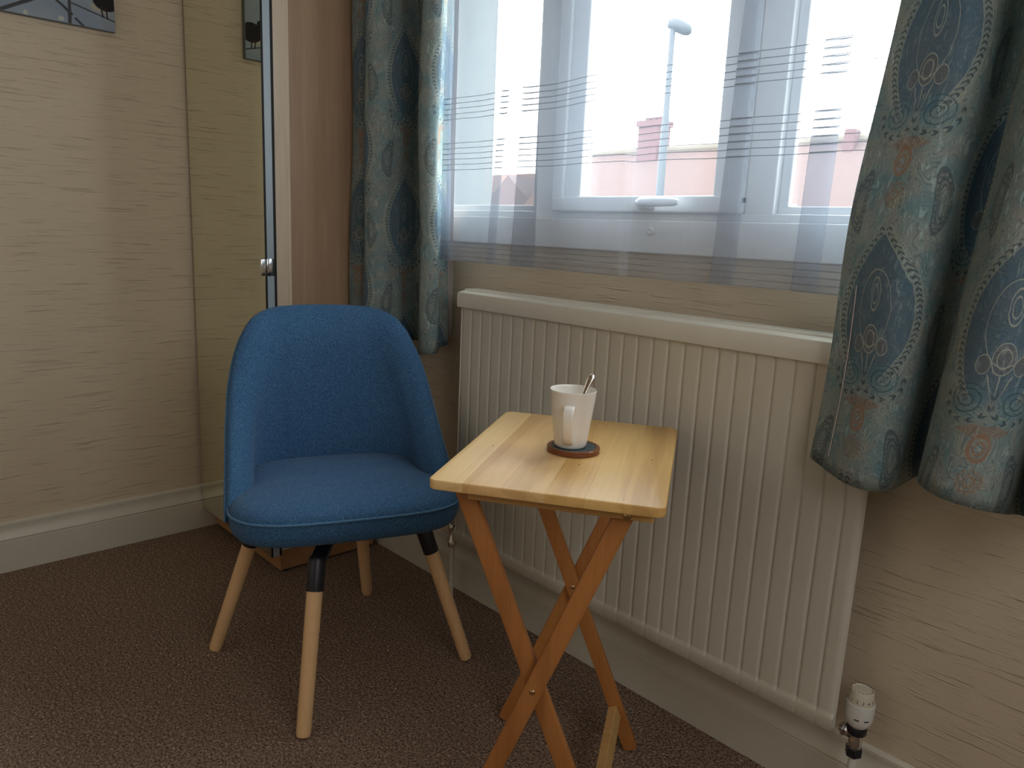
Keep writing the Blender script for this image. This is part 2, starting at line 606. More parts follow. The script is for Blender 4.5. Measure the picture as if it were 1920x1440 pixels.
def lathe(bm, prof, center=(0, 0, 0), axis=(0, 0, 1), n=32, cap=True):
    """prof: list of (radius, height along axis)"""
    ax = Vector(axis).normalized()
    a = ax.orthogonal().normalized()
    if abs(ax.z) > .99:
        a = Vector((1, 0, 0))
    b = ax.cross(a)
    c = Vector(center)
    rings = []
    for r, h in prof:
        if r < 1e-6:
            rings.append([bm.verts.new(c + ax * h)])
        else:
            rings.append([bm.verts.new(c + ax * h + (a * math.cos(2 * PI * i / n) + b * math.sin(2 * PI * i / n)) * r) for i in range(n)])
    for A, B in zip(rings, rings[1:]):
        for i in range(n):
            j = (i + 1) % n
            if len(A) == 1 and len(B) == 1:
                continue
            if len(A) == 1:
                bm.faces.new((A[0], B[j], B[i]))
            elif len(B) == 1:
                bm.faces.new((A[i], A[j], B[0]))
            else:
                bm.faces.new((A[i], A[j], B[j], B[i]))
    if cap:
        for R, fl in ((rings[0], True), (rings[-1], False)):
            if len(R) > 1:
                bm.faces.new(R[::-1] if fl else R)
    return bm


def tube(bm, pts, rad, n=10, closed=False):
    pts = [Vector(p) for p in pts]
    N = len(pts)
    rings = []
    up = None
    for i, p in enumerate(pts):
        a = pts[(i - 1) % N] if (closed or i > 0) else p
        b = pts[(i + 1) % N] if (closed or i < N - 1) else p
        t = (b - a).normalized()
        if up is None:
            up = t.orthogonal().normalized()
        up = (up - t * up.dot(t)).normalized()
        s = t.cross(up)
        r = rad[i] if isinstance(rad, (list, tuple)) else rad
        rings.append([bm.verts.new(p + (up * math.cos(2 * PI * k / n) + s * math.sin(2 * PI * k / n)) * r) for k in range(n)])
    rng = range(N if closed else N - 1)
    for i in rng:
        A, B = rings[i], rings[(i + 1) % N]
        for k in range(n):
            l = (k + 1) % n
            bm.faces.new((A[k], A[l], B[l], B[k]))
    if not closed:
        bm.faces.new(rings[0][::-1])
        bm.faces.new(rings[-1])
    return bm


def grid_faces(bm, rows, closed_u=False, flip=False):
    for A, B in zip(rows, rows[1:]):
        n = len(A)
        for i in range(n if closed_u else n - 1):
            j = (i + 1) % n
            f = (A[i], A[j], B[j], B[i])
            try:
                bm.faces.new(f[::-1] if flip else f)
            except ValueError:
                pass


def extrude_profile(bm, prof, axis, a0, a1):
    """prof: closed polygon [(p,z)] in the plane across axis; 'x' -> p is y, 'y' -> p is x"""
    def P(q, t):
        return (t, q[0], q[1]) if axis == 'x' else (q[0], t, q[1])
    A = [bm.verts.new(P(q, a0)) for q in prof]
    B = [bm.verts.new(P(q, a1)) for q in prof]
    n = len(prof)
    for i in range(n):
        j = (i + 1) % n
        bm.faces.new((A[i], A[j], B[j], B[i]))
    bm.faces.new(A[::-1])
    bm.faces.new(B)
    return bm


def obj(name, bm, mat, parent=None, smooth=None, label=None, rot=None):
    """bm in world coordinates (or in the parent's, when parent has rotation handled by the caller)"""
    bmesh.ops.recalc_face_normals(bm, faces=bm.faces[:])
    me = bpy.data.meshes.new(name)
    if smooth is not None:
        for f in bm.faces:
            f.smooth = True
        for e in bm.edges:
            if len(e.link_faces) == 2 and e.calc_face_angle(0) > math.radians(smooth):
                e.smooth = False
    bm.to_mesh(me)
    bm.free()
    for m in (mat if isinstance(mat, (list, tuple)) else (mat,)):
        me.materials.append(m)
    o = bpy.data.objects.new(name, me)
    C.objects.link(o)
    if parent is not None:
        o.parent = parent
        org = root_org(parent)
        me.transform(Matrix.Translation(-org))
    if label:
        o['label'] = label
    return o


ORG = {}


def root_org(o):
    r = o
    while r.parent:
        r = r.parent
    return Vector(ORG.get(r.name, (0, 0, 0)))


def thing(name, label, cat, loc, group=None):
    o = bpy.data.objects.new(name, None)
    C.objects.link(o)
    o.location = loc
    o.empty_display_size = .1
    ORG[o.name] = tuple(loc)
    o['label'] = label
    o['category'] = cat
    if group:
        o['group'] = group
    return o


def tag(o, label, cat, group=None):
    o['label'] = label
    o['category'] = cat
    if group:
        o['group'] = group
    return o


def struct(o):
    o['kind'] = 'structure'
    return o


def B(): return bmesh.new()


# ------------------------------------------------------------------ room shell
RX, RY, RZ = 3.7, -3.3, 2.4
WX0, WX1, WZ0, WZ1 = .745, 2.46, 1.09, 2.10        # window opening
T = .28
bm = box(B(), (-.25, RY - .2, -.12), (RX + .2, T, 0))
struct(obj('floor', bm, M['carpet']))
bm = box(B(), (-.25, RY - .2, RZ), (RX + .2, T, RZ + .12))
struct(obj('ceiling', bm, M['ceiling']))
bm = box(B(), (-.25, RY - .2, 0), (0, T, RZ))
struct(obj('wall_left', bm, M['wallpaper']))
bm = box(B(), (RX, RY - .2, 0), (RX + .2, T, RZ))
struct(obj('wall_right', bm, M['wallpaper']))
bm = box(B(), (0, RY - .2, 0), (RX, RY, RZ))
struct(obj('wall_front', bm, M['wallpaper']))
bm = B()
for lo, hi in (((0, 0, 0), (WX0, .12, RZ)), ((WX1, 0, 0), (RX, .12, RZ)), ((WX0, 0, 0), (WX1, .12, WZ0)), ((WX0, 0, WZ1), (WX1, .12, RZ))):
    box(bm, lo, hi)
wb = struct(obj('wall_back', bm, M['wallpaper']))
bm = B()
for lo, hi in (((0, .121, 0), (WX0, T, RZ)), ((WX1, .121, 0), (RX, T, RZ)), ((WX0, .121, 0), (WX1, T, WZ0)), ((WX0, .121, WZ1), (WX1, T, RZ))):
    box(bm, lo, hi)
struct(obj('wall_outer_leaf', bm, M['masonry'], wb))
ow = bpy.data.objects['wall_outer_leaf']


def skirting_profile(s, d=1):
    # (offset from wall, z); d: +1 grows towards +p, -1 towards -p
    pr = [(0, 0), (.018, 0), (.018, .100), (.0145, .104), (.0205, .108), (.0185, .115), (.0135, .124), (.011, .135), (.0105, .146), (.0125, .152), (.0115, .158), (.007, .161), (0, .162)]
    return [(s + d * p, z) for p, z in pr]


bm = extrude_profile(B(), skirting_profile(0, 1), 'y', RY, -.019)
struct(obj('baseboard_left', bm, M['skirting'], smooth=35))
bm = extrude_profile(B(), skirting_profile(0, -1), 'x', 0.0, RX)
struct(obj('baseboard_back', bm, M['skirting'], smooth=35))
bm = extrude_profile(B(), skirting_profile(RX, -1), 'y', RY, -.019)
struct(obj('baseboard_right', bm, M['skirting'], smooth=35))

# window: outer frame with two mullions, fixed lights and a middle casement
FZ0, FZ1 = 1.1625, 2.098
bm = B()
box(bm, (WX0, .0, FZ0), (WX1, .07, FZ0 + .018), .003)
box(bm, (WX0, .0, FZ1 - .05), (WX1, .07, FZ1), .003)
box(bm, (WX0, .001, FZ0 + .004), (WX0 + .055, .069, FZ1 - .004), .003)
box(bm, (WX1 - .055, .001, FZ0 + .004), (WX1, .069, FZ1 - .004), .003)
win = struct(obj('window_1', bm, M['upvc']))
for x0, x1 in ((1.233, 1.313), (1.852, 1.917)):
    obj('mullion', box(B(), (x0, .0005, FZ0 + .004), (x1, .0695, FZ1 - .004), .003), M['upvc'], win)
# glazing beads of the fixed lights
def frame_rect(bm, x0, x1, z0, z1, wd, y0, y1, bev=.003):
    box(bm, (x0, y0, z0), (x1, y1, z0 + wd), bev)
    box(bm, (x0, y0, z1 - wd), (x1, y1, z1), bev)
    box(bm, (x0, y0 + .0004, z0 + wd * .5), (x0 + wd, y1 - .0004, z1 - wd * .5), bev)
    box(bm, (x1 - wd, y0 + .0004, z0 + wd * .5), (x1, y1 - .0004, z1 - wd * .5), bev)


for x0, x1 in ((WX0 + .055, 1.233), (1.917, WX1 - .055)):
    bm = B()
    frame_rect(bm, x0, x1, FZ0 + .012, FZ1 - .045, .022, .018, .034)
    obj('glazing_bead', bm, M['upvc'], win)
    obj('pane', box(B(), (x0 + .006, .036, FZ0 + .018), (x1 - .006, .042, FZ1 - .05)), M['glass'], win)
bm = B()
frame_rect(bm, 1.3135, 1.8515, FZ0 + .0175, FZ1 - .0505, .0365, -.018, .045, .004)
cas = obj('casement_sash', bm, M['upvc'], win)
bm = B()
frame_rect(bm, 1.352, 1.813, FZ0 + .053, FZ1 - .085, .042, -.006, .03, .004)
box(bm, (1.352, -.006, FZ0 + .0535), (1.813, .029, FZ0 + .0545))
bm.free()
bm = B()
box(bm, (1.350, -.010, FZ0 + .05), (1.404, .028, FZ1 - .085), .004)
box(bm, (1.780, -.010, FZ0 + .05), (1.815, .028, FZ1 - .085), .004)
obj('sash_bead', bm, M['upvc'], cas)
obj('pane', box(B(), (1.36, .020, FZ0 + .045), (1.806, .026, FZ1 - .08)), M['glass'], cas)
obj('sub_sill', box(B(), (WX0, .0003, 1.0902), (WX1, .115, FZ0), .0), M['upvc'], win)
# lever handle on the lower rail of the casement
bm = B()
box(bm, (1.596, -.030, 1.187), (1.638, -.018, 1.213), .005, 3)
tube(bm, [(1.616, -.028, 1.200), (1.616, -.048, 1.200), (1.628, -.056, 1.200), (1.666, -.055, 1.201), (1.712, -.050, 1.201), (1.722, -.049, 1.201)], [.009, .009, .0105, .0105, .009, .005], 12)
obj('handle', bm, M['upvc'], cas, smooth=50)
# board below the frame with its screw cap
bm = box(B(), (WX0 - .02, -.012, 1.088), (WX1 + .02, -.0004, 1.1635), .003)
board = struct(obj('trim_1', bm, M['upvc']))
bm = lathe(B(), [(.0095, 0), (.0095, .002), (.007, .0045), (.003, .0045), (.002, .003), (0, .003)], (1.628, -.012, 1.138), (0, -1, 0), 20)
obj('screw_cap', bm, M['upvc'], board, smooth=40)

# ------------------------------------------------------------------ outside
bm = box(B(), (-60, 1.0, -3.7), (40, 80, -3.5))
struct(obj('ground', bm, M['tarmac']))


def house(name, label, x0, x1, yr, zr, ye, ze, chims=(), gable=None, roofmat='roof'):
    t = thing(name, label, 'house', ((x0 + x1) / 2, yr, -3.5))
    obj('wall', box(B(), (x0 + .3, ye + .35, -3.5), (x1 - .3, 2 * yr - ye - .35, ze + .1)), M['render'], t)
    bm = extrude_profile(B(), [(ye, ze), (yr, zr), (2 * yr - ye, ze), (2 * yr - ye, ze - .15), (yr, zr - .2), (ye, ze - .15)], 'x', x0, x1)
    obj('roof', bm, M[roofmat], t)
    obj('ridge_tiles', tube(B(), [(x0, yr, zr), (x1, yr, zr)], .13, 10), M['ridge'], t)
    return t


# long terrace across the street
h1 = house('house', 'red tiled terrace roof across the street, seen through the middle and right panes', -17.5, 12, 20, 4.05, 15.2, -.6)
# chimney stack with pots
bm = box(B(), (-13.74, 19.6, 3.2), (-12.94, 20.3, 4.84))
box(bm, (-13.80, 19.54, 4.80), (-12.88, 20.36, 4.98))
ch = obj('chimney', bm, M['brick'], h1)
for i in range(3):
    obj('chimney_pot', lathe(B(), [(.12, 4.98), (.11, 5.02), (.12, 5.08), (.13, 5.08), (.13, 5.11), (0, 5.11)], (-13.60 + .26 * i, 19.95, 0), (0, 0, 1), 12), M['brick'], ch, smooth=40)
bm = box(B(), (-6.75, 19.6, 3.6), (-6.45, 20.0, 4.28), .03)
obj('vent_stack', bm, M['brick'], h1)
# cross gable of the terrace with white bargeboards
bm = B()
gx, gz = -3.75, 3.35
ydf = 17.2
vs = [(gx - 2.6, ydf, .1), (gx + 2.6, ydf, .1), (gx, ydf, gz - .1)]
A = [bm.verts.new(p) for p in vs]
D_ = [bm.verts.new((p[0], 20.0, p[2])) for p in vs]
bm.faces.new(A)
bm.faces.new(D_[::-1])
for i in range(3):
    j = (i + 1) % 3
    bm.faces.new((A[i], A[j], D_[j], D_[i]))
obj('gable', bm, M['darkrender'], h1)
for sx in (-1, 1):
    bm = B()
    bar(bm, (gx + sx * 2.8, ydf - .12, -.15), (gx, ydf - .12, gz + .03), (0, 0, 1), .15, .08, .01)
    obj('bargeboard', bm, M['masonry'], h1)
    bm = B()
    n = V(sx * 3.45, 0, 2.8).normalized()
    a0, b0 = V(gx + sx * 2.85, 0, -.1), V(gx, 0, gz + .12)
    vs = []
    for yy in (ydf - .15, 20.1):
        for p in (a0, b0, b0 + V(0, 0, .1), a0 + V(0, 0, .1)):
            vs.append(bm.verts.new((p.x, yy, p.z)))
    for f in ((0, 1, 2, 3), (7, 6, 5, 4), (0, 4, 5, 1), (1, 5, 6, 2), (2, 6, 7, 3), (3, 7, 4, 0)):
        bm.faces.new([vs[i] for i in f])
    obj('gable_roof', bm, M['roof'], h1)
obj('skylight', box(B(), (-7.3, 17.62, 2.05), (-6.85, 17.72, 2.18)), M['masonry'], h1)
# neighbouring house on the left with its dark gable
h2 = thing('house', 'lower red roof with a dark gable seen through the left pane', 'house', (-22, 21, -3.5))
obj('wall', box(B(), (-37, 18.8, -3.5), (-19.0, 24, 1.2)), M['render'], h2)
obj('roof', extrude_profile(B(), [(18.2, 1.0), (21.5, 3.62), (24.8, 1.0), (24.8, .85), (21.5, 3.42), (18.2, .85)], 'x', -38, -18.4), M['roof'], h2)
bm = B()
vs = [(-21.4, 18.4, 1.2), (-16.2, 18.4, 1.2), (-18.8, 18.4, 3.25)]
A = [bm.verts.new(p) for p in vs]
D_ = [bm.verts.new((p[0], 21.5, p[2])) for p in vs]
bm.faces.new(A); bm.faces.new(D_[::-1])
for i in range(3):
    j = (i + 1) % 3
    bm.faces.new((A[i], A[j], D_[j], D_[i]))
obj('gable', bm, M['darkrender'], h2)
# street lamp
lx, ly = -5.66, 10.0
lamp = thing('street_lamp', 'grey street lamp on a tall post outside the middle pane', 'street lamp', (lx, ly, -3.5))
obj('pole', lathe(B(), [(.11, -3.5), (.095, -1.5), (.075, 1.2), (.068, 3.0), (.055, 3.3), (.05, 4.70), (0, 4.70)], (lx, ly, 0), (0, 0, 1), 20), M['lamp'], lamp, smooth=40)
bm = B()
rows = []
hd = V(.66, .75, 0).normalized()
sd = V(-hd.y, hd.x, 0)
for t, wd, up, dn in ((-.10, .02, .02, .02), (-.085, .08, .07, .06), (-.01, .12, .12, .08), (.08, .14, .13, .10), (.18, .14, .11, .12), (.28, .11, .07, .11), (.325, .06, .03, .07), (.335, .01, .005, .01)):
    c = V(lx, ly, 4.76 - .16 * t) + hd * t
    rows.append([bm.verts.new(c + sd * (wd * math.cos(a)) + V(0, 0, (up if math.sin(a) > 0 else dn) * math.sin(a))) for a in [2 * PI * k / 14 for k in range(14)]])
grid_faces(bm, rows, True)
bm.faces.new(rows[0]); bm.faces.new(rows[-1][::-1])
obj('lamp_head', bm, M['lamp'], lamp, smooth=50)


# ------------------------------------------------------------------ curtains
def catmull(P, n):
    out = []
    N = len(P)
    for i in range(N - 1):
        p0, p1, p2, p3 = P[max(i - 1, 0)], P[i], P[i + 1], P[min(i + 2, N - 1)]
        for k in range(n):
            t = k / n
            out.append(tuple(.5 * ((2 * b) + (-a + c) * t + (2 * a - 5 * b + 4 * c - d) * t * t + (-a + 3 * b - 3 * c + d) * t ** 3) for a, b, c, d in zip(p0, p1, p2, p3)))
    out.append(tuple(P[-1]))
    return out


def cloth(name, P, zb, zt, fx, nz=50, sub=8, u0=0.0, zhem=None, v0=0.0):
    """P: (x, y) plan points; fx(x, y, z, s) -> (x, y); returns bmesh with uv (arc length, z)"""
    bm = B()
    pts = catmull(P, sub)
    L = [0.0]
    for a, b in zip(pts, pts[1:]):
        L.append(L[-1] + math.hypot(a[0] - b[0], a[1] - b[1]))
    uvl = bm.loops.layers.uv.new('UVMap')
    rows, uvs = [], []
    for k in range(nz + 1):
        r, ru = [], []
        for i, (x, y) in enumerate(pts):
            z0 = zb + (zhem(L[i]) if zhem else 0)
            z = z0 + (zt - z0) * (k / nz)
            X, Y = fx(x, y, z, L[i])
            r.append(bm.verts.new((X, Y, z)))
            ru.append((L[i] + u0, z + v0))
        rows.append(r)
        uvs.append(ru)
    for k in range(nz):
        for i in range(len(pts) - 1):
            f = bm.faces.new((rows[k][i], rows[k][i + 1], rows[k + 1][i + 1], rows[k + 1][i]))
            f.smooth = True
            for lp, (a, b) in zip(f.loops, ((k, i), (k, i + 1), (k + 1, i + 1), (k + 1, i))):
                lp[uvl].uv = uvs[a][b]
    return bm, pts


def cloth_obj(name, bm, mat, parent, thick=.0):
    me = bpy.data.meshes.new(name)
    bm.to_mesh(me)
    bm.free()
    me.materials.append(mat)
    o = bpy.data.objects.new(name, me)
    C.objects.link(o)
    if parent:
        o.parent = parent
        me.transform(Matrix.Translation(-root_org(parent)))
    if thick:
        md = o.modifiers.new('thickness', 'SOLIDIFY')
        md.thickness = thick
        md.offset = 0
    return o


PL = [(.585, -.024), (.570, -.055), (.563, -.100), (.572, -.150), (.603, -.158), (.632, -.150), (.650, -.115), (.655, -.090), (.672, -.115), (.690, -.170), (.718, -.200), (.745, -.212), (.774, -.205), (.796, -.178), (.794, -.130), (.782, -.085), (.790, -.054), (.838, -.043), (.868, -.062), (.890, -.100), (.915, -.140), (.943, -.158), (.968, -.151), (.978, -.130), (.966, -.114), (.944, -.103), (.932, -.078), (.926, -.046)]


def fl(x, y, z, s):
    w_ = .004 * math.sin(z * 4.1 + s * 6) + .003 * math.sin(z * 9 + s * 13)
    k = max(0.0, (1.25 - z)) * .03
    return max(x + w_ + (x - .9) * k * .6, .553) + (.012 if x > .86 else 0) * max(0, 1.3 - z), y + .5 * w_ + (y + .12) * k


cur = thing('curtain', 'teal paisley curtain hanging between the wardrobe and the radiator', 'curtain', (.78, -.12, .775), 'paisley window curtains')
bm, _ = cloth('l', PL, .790, 2.15, fl, 56, 7, -.375, lambda s: -.018 * math.sin(s * 9 + 1.0) - .012 * (s / .9), .084)
cloth_obj('drape', bm, M['paisley'], cur, .0022)
bm, _ = cloth('ll', [(.86, -.055), (.89, -.062), (.905, -.050), (.922, -.036), (.934, -.032)], .800, 2.14, lambda x, y, z, s: (x + .010 * max(0, 1.25 - z), y), 20, 4)
cloth_obj('lining', bm, M['lining'], cur, .001)

PR = [(2.128, -.150), (2.150, -.160), (2.178, -.176), (2.214, -.194), (2.245, -.196), (2.268, -.172), (2.275, -.135), (2.280, -.100), (2.292, -.088), (2.300, -.115), (2.305, -.160), (2.322, -.205), (2.350, -.236), (2.383, -.240), (2.412, -.215), (2.425, -.160), (2.428, -.115), (2.440, -.100), (2.452, -.135), (2.465, -.190), (2.492, -.215), (2.53, -.21), (2.56, -.17), (2.575, -.11)]


def fr(x, y, z, s):
    t = (z - .75) / .75
    w_ = .005 * math.sin(z * 3.7 + s * 5 + 2) + .003 * math.sin(z * 8.3 + s * 11)
    sh = .036 + (.022 if x > 2.29 else .0) * min(1, max(0, (x - 2.29) / .03))
    pull = -.012 * math.exp(-((z - 1.15) / .18) ** 2) * (1 if x < 2.25 else .4)
    return x + sh * t + w_ + pull, y + .6 * w_ + .01 * t


cur2 = thing('curtain', 'dark teal paisley curtain hanging over the right end of the radiator', 'curtain', (2.33, -.16, .73), 'paisley window curtains')
bm, ptsr = cloth('r', PR, .752, 2.15, fr, 56, 7, -.087, lambda s: -.020 * math.sin(s * 11.5 + .2) - .015 * s / .8)
dr = cloth_obj('drape', bm, M['paisley'], cur2, .0022)
# stitched leading edge
bm = B()
seam = []
for k in range(60):
    z = .765 + k * (1.06 - .765) / 59
    X, Y = fr(2.1655, -.1725, z, .045)
    seam.append((X, Y, z))
tube(bm, seam, .0010, 6)
obj('edge_seam', bm, M['lining'], cur2, smooth=60, label='pale stitched leading edge')

# curtain rail above the picture
rail = thing('curtain_rail', 'white curtain rail above the window', 'rail', (1.6, -.12, 2.2))
obj('track', box(B(), (.57, -.25, 2.15), (2.75, -.03, 2.19), .004), M['upvc'], rail)
obj('bracket', box(B(), (1.58, -.03, 2.155), (1.62, 0, 2.185)), M['upvc'], rail)

# sheer
NB = []     # (x at z=1.04, x at z=1.62, y)


def pleat(l0, l1, w0, w1, y):
    NB.extend([(l0 + w0, l1 + w1, y + .004), (l0 + w0 - .0005, l1 + w1 - .0005, y), (l0 + .0005, l1 + .0005, y - .004), (l0, l1, y - .008)])


NB.append((.953, .960, -.078))
NB.append((.985, .975, -.086)); NB.append((.984, .974, -.0875)); NB.append((.9545, .9610, -.0885)); NB.append((.954, .9605, -.092))
NB.append((1.03, 1.03, -.086))
NB.append((1.09, 1.10, -.080)); NB.append((1.13, 1.155, -.084))
pleat(1.162, 1.200, .014, .016, -.088)
NB.append((1.20, 1.23, -.090)); NB.append((1.225, 1.25, -.086))
pleat(1.258, 1.279, .062, .026, -.086)
NB.append((1.36, 1.35, -.078)); NB.append((1.42, 1.42, -.086)); NB.append((1.49, 1.49, -.100)); NB.append((1.56, 1.55, -.102))
NB.append((1.612, 1.597, -.104)); NB.append((1.620, 1.604, -.096)); NB.append((1.621, 1.605, -.084)); NB.append((1.630, 1.613, -.077))
NB.append((1.70, 1.69, -.092)); NB.append((1.76, 1.76, -.088)); NB.append((1.81, 1.82, -.080))
pleat(1.849, 1.871, .038, .022, -.086)
NB.append((1.91, 1.91, -.090)); NB.append((1.96, 1.965, -.083))
pleat(2.026, 2.040, .032, .030, -.088)
NB.append((2.10, 2.10, -.098)); NB.append((2.15, 2.15, -.086)); NB.append((2.20, 2.21, -.078)); NB.append((2.225, 2.235, -.074))
bm = B()
uvl = bm.loops.layers.uv.new('UVMap')
dense = catmull(NB, 5)
zs = [1.0365 + (2.15 - 1.0365) * k / 40 for k in range(41)]
rows, uvs = [], []
s = [0.0]
for a, b in zip(dense, dense[1:]):
    s.append(s[-1] + math.hypot(a[0] - b[0], a[2] - b[2]))
for z in zs:
    t = (z - 1.04) / .58
    rows.append([bm.verts.new((q[0] + (q[1] - q[0]) * t, q[2] + .002 * math.sin(z * 7 + si * 9), z)) for q, si in zip(dense, s)])
for k in range(40):
    for i in range(len(dense) - 1):
        f = bm.faces.new((rows[k][i], rows[k][i + 1], rows[k + 1][i + 1], rows[k + 1][i]))
        f.smooth = True
        for lp, (a, b) in zip(f.loops, ((k, i), (k, i + 1), (k + 1, i + 1), (k + 1, i))):
            lp[uvl].uv = (s[b], zs[a])
net = cloth_obj('net_curtain', bm, M['sheer'], None)
tag(net, 'sheer white net curtain with thin woven lines across the window', 'net curtain')

# ------------------------------------------------------------------ wardrobe
wd = thing('wardrobe', 'narrow oak wardrobe with mirrored front in the room corner', 'wardrobe', (.28, -.24, 0))
wx0, wx1, wy0, wy1 = .022, .543, -.400, -.045
wzt = 2.25
obj('side_panel', box(B(), (wx1 - .018, wy0 + .056, .075), (wx1 - .003, wy1, wzt), .001), M['oak'], wd)
obj('corner_post', box(B(), (wx1 - .050, wy0 + .001, .075), (wx1, wy0 + .056, wzt), .002), M['oak_light'], wd)
obj('side_panel', box(B(), (wx0, wy0 + .001, .075), (wx0 + .018, wy1, wzt), .001), M['oak'], wd)
obj('back_panel', box(B(), (wx0 + .018, wy1 - .008, .08), (wx1 - .02, wy1 - .001, wzt - .02)), M['oak'], wd)
obj('top_panel', box(B(), (wx0 + .0005, wy0 + .0005, wzt), (wx1 - .0005, wy1, wzt + .018), .001), M['oak'], wd)
bm = box(B(), (wx0, wy0 + .001, .008), (wx1 - .001, wy0 + .019, .074), .001)
box(bm, (wx1 - .019, wy0 + .002, .008), (wx1 - .0015, wy1, .074), .001)
box(bm, (wx0, wy0 + .002, .008), (wx0 + .018, wy1, .074), .001)
obj('plinth', bm, M['plinth'], wd)
for fx_, fy_ in ((wx1 - .025, wy0 + .025), (wx0 + .03, wy0 + .025), (wx1 - .025, wy1 - .03), (wx0 + .03, wy1 - .03)):
    obj('foot_glide', lathe(B(), [(.018, 0), (.020, .002), (.020, .009), (0, .009)], (fx_, fy_, 0), (0, 0, 1), 16), M['rubber'], wd)
# mirrored door
dy0, dy1, dx1 = -.445, -.4185, .579
bm = box(B(), (wx0 + .001, dy0 + .0042, .078), (dx1, dy1, 2.24), .001)
door = obj('door', bm, M['aluminium'], wd)
obj('mirror', box(B(), (wx0 + .002, dy0, .080), (dx1 - .001, dy0 + .0043, 2.238)), M['mirror'], door)
bm = box(B(), (dx1 - .0015, dy0 - .0012, .079), (dx1 + .0006, dy0 + .0045, 2.239))
box(bm, (wx0 + .02, dy1 - .0005, .079), (dx1 - .0004, -.4105, 2.239))
box(bm, (wx0 + .04, -.4110, .09), (wx1 - .002, wy0 + .0010, 2.22))
obj('rubber_seal', bm, M['rubber'], door)
bm = B()
box(bm, (dx1 - .0005, dy0 + .003, .966), (dx1 + .004, dy1 - .001, 1.016), .0015)
box(bm, (dx1 - .016, dy0 - .016, .966), (dx1 + .004, dy0 + .003, 1.016), .003, 3)
obj('handle', bm, M['chrome'], door, smooth=40)

# ------------------------------------------------------------------ canvas picture on the left wall
pic = thing('canvas_picture', 'pale blue canvas print of a bird perched among bare twigs', 'picture', (.011, -1.0, 1.674))
bm = box(B(), (.002, -1.40, 1.674), (.0195, -.652, 2.05), .0015)
obj('stretcher', bm, M['canvas_edge'], pic)
bm = box(B(), (.0196, -1.3985, 1.6755), (.0202, -.6535, 2.0485))
o = bpy.data.objects.new('print', bpy.data.meshes.new('print'))
bm.to_mesh(o.data); bm.free()
o.data.materials.append(M['canvas'])
C.objects.link(o)
o.parent = pic
o.location = -V(.011, -1.0, 1.674)

# ------------------------------------------------------------------ radiator
rad = thing('radiator', 'cream ribbed panel radiator on the wall under the window', 'radiator', (1.645, -.06, .222))
rx0, rx1, rz0, rz1 = 1.076, 2.2115, .222, .930
yf = -.118
pitchx = .0404
nrib = 28
xs = []
off = (rx1 - rx0 - nrib * pitchx) / 2
prof = [(0, 0), (.10, .0003), (.15, .0016), (.20, .0036), (.25, .0016), (.30, .0003), (.40, 0), (.70, 0)]
col = [(rx0, 0.012), (rx0 + .002, .004), (rx0 + .006, 0)]
for i in range(nrib):
    for a, d in prof:
        col.append((rx0 + off + (i + a) * pitchx, d))
col = [c for c in col if c[0] > rx0 + .006 or c in col[:3]]
col = [c for c in col if c[0] < rx1 - .007]
col += [(rx1 - .006, 0), (rx1 - .002, .004), (rx1, .012)]
zz = [(rz0, -1.0), (rz0 + .001, -.2), (rz0 + .0035, 0), (rz0 + .026, 0), (rz0 + .031, .15), (rz0 + .036, .85), (rz0 + .040, 1.0), (.50, 1), (.80, 1), (rz1 - .02, 1.0), (rz1 - .012, .4), (rz1 - .006, 0), (rz1, 0)]
bm = B()
rows = []
for z, a in zz:
    if a < 0:
        rows.append([bm.verts.new((x, yf + .008 * -a + d, z)) for x, d in col])
    else:
        # lower band stands a little proud of the ribbed field
        base = .0035 * min(1.0, a)
        rows.append([bm.verts.new((x, yf + base + d * a + 0, z)) for x, d in col])
grid_faces(bm, rows)
back = [bm.verts.new((x, yf + .020, z)) for x, z in ((rx0, rz0), (rx1, rz0), (rx1, rz1), (rx0, rz1))]
obj('front_panel', bm, M['enamel'], rad, smooth=60)
bm = box(B(), (rx0 + .001, yf + .011, rz0 + .002), (rx1 - .001, yf + .022, rz1 - .002), .003)
obj('water_panel', bm, M['enamel'], rad)
bm = B()
rows = []
cx = [rx0 + .03 + i * .012 for i in range(int((rx1 - rx0 - .06) / .012))]
for z in (rz0 + .06, rz1 - .03):
    rows.append([bm.verts.new((x, yf + .024 + (.028 if i % 2 else 0), z)) for i, x in enumerate(cx)])
grid_faces(bm, rows)
obj('convector_fins', bm, M['enamel'], rad)
# top cover: front lip, sloping shoulder, rear upstand
bm = B()
extrude_profile(bm, [(yf - .004, .914), (yf - .005, .918), (yf - .005, .950), (yf - .003, .954), (yf + .004, .956), (yf + .020, .9585), (yf + .022, .9625), (yf + .026, .9635), (yf + .070, .9635), (yf + .072, .962), (yf + .072, .916), (yf + .070, .914)], 'x', rx0 - .003, rx1 + .003)
obj('top_cover', bm, M['enamel_shade'], rad, smooth=30)
for bx_ in (1.30, 2.0):
    obj('bracket', box(B(), (bx_, yf + .060, .32), (bx_ + .03, -.0005, .86), .002), M['enamel'], rad)


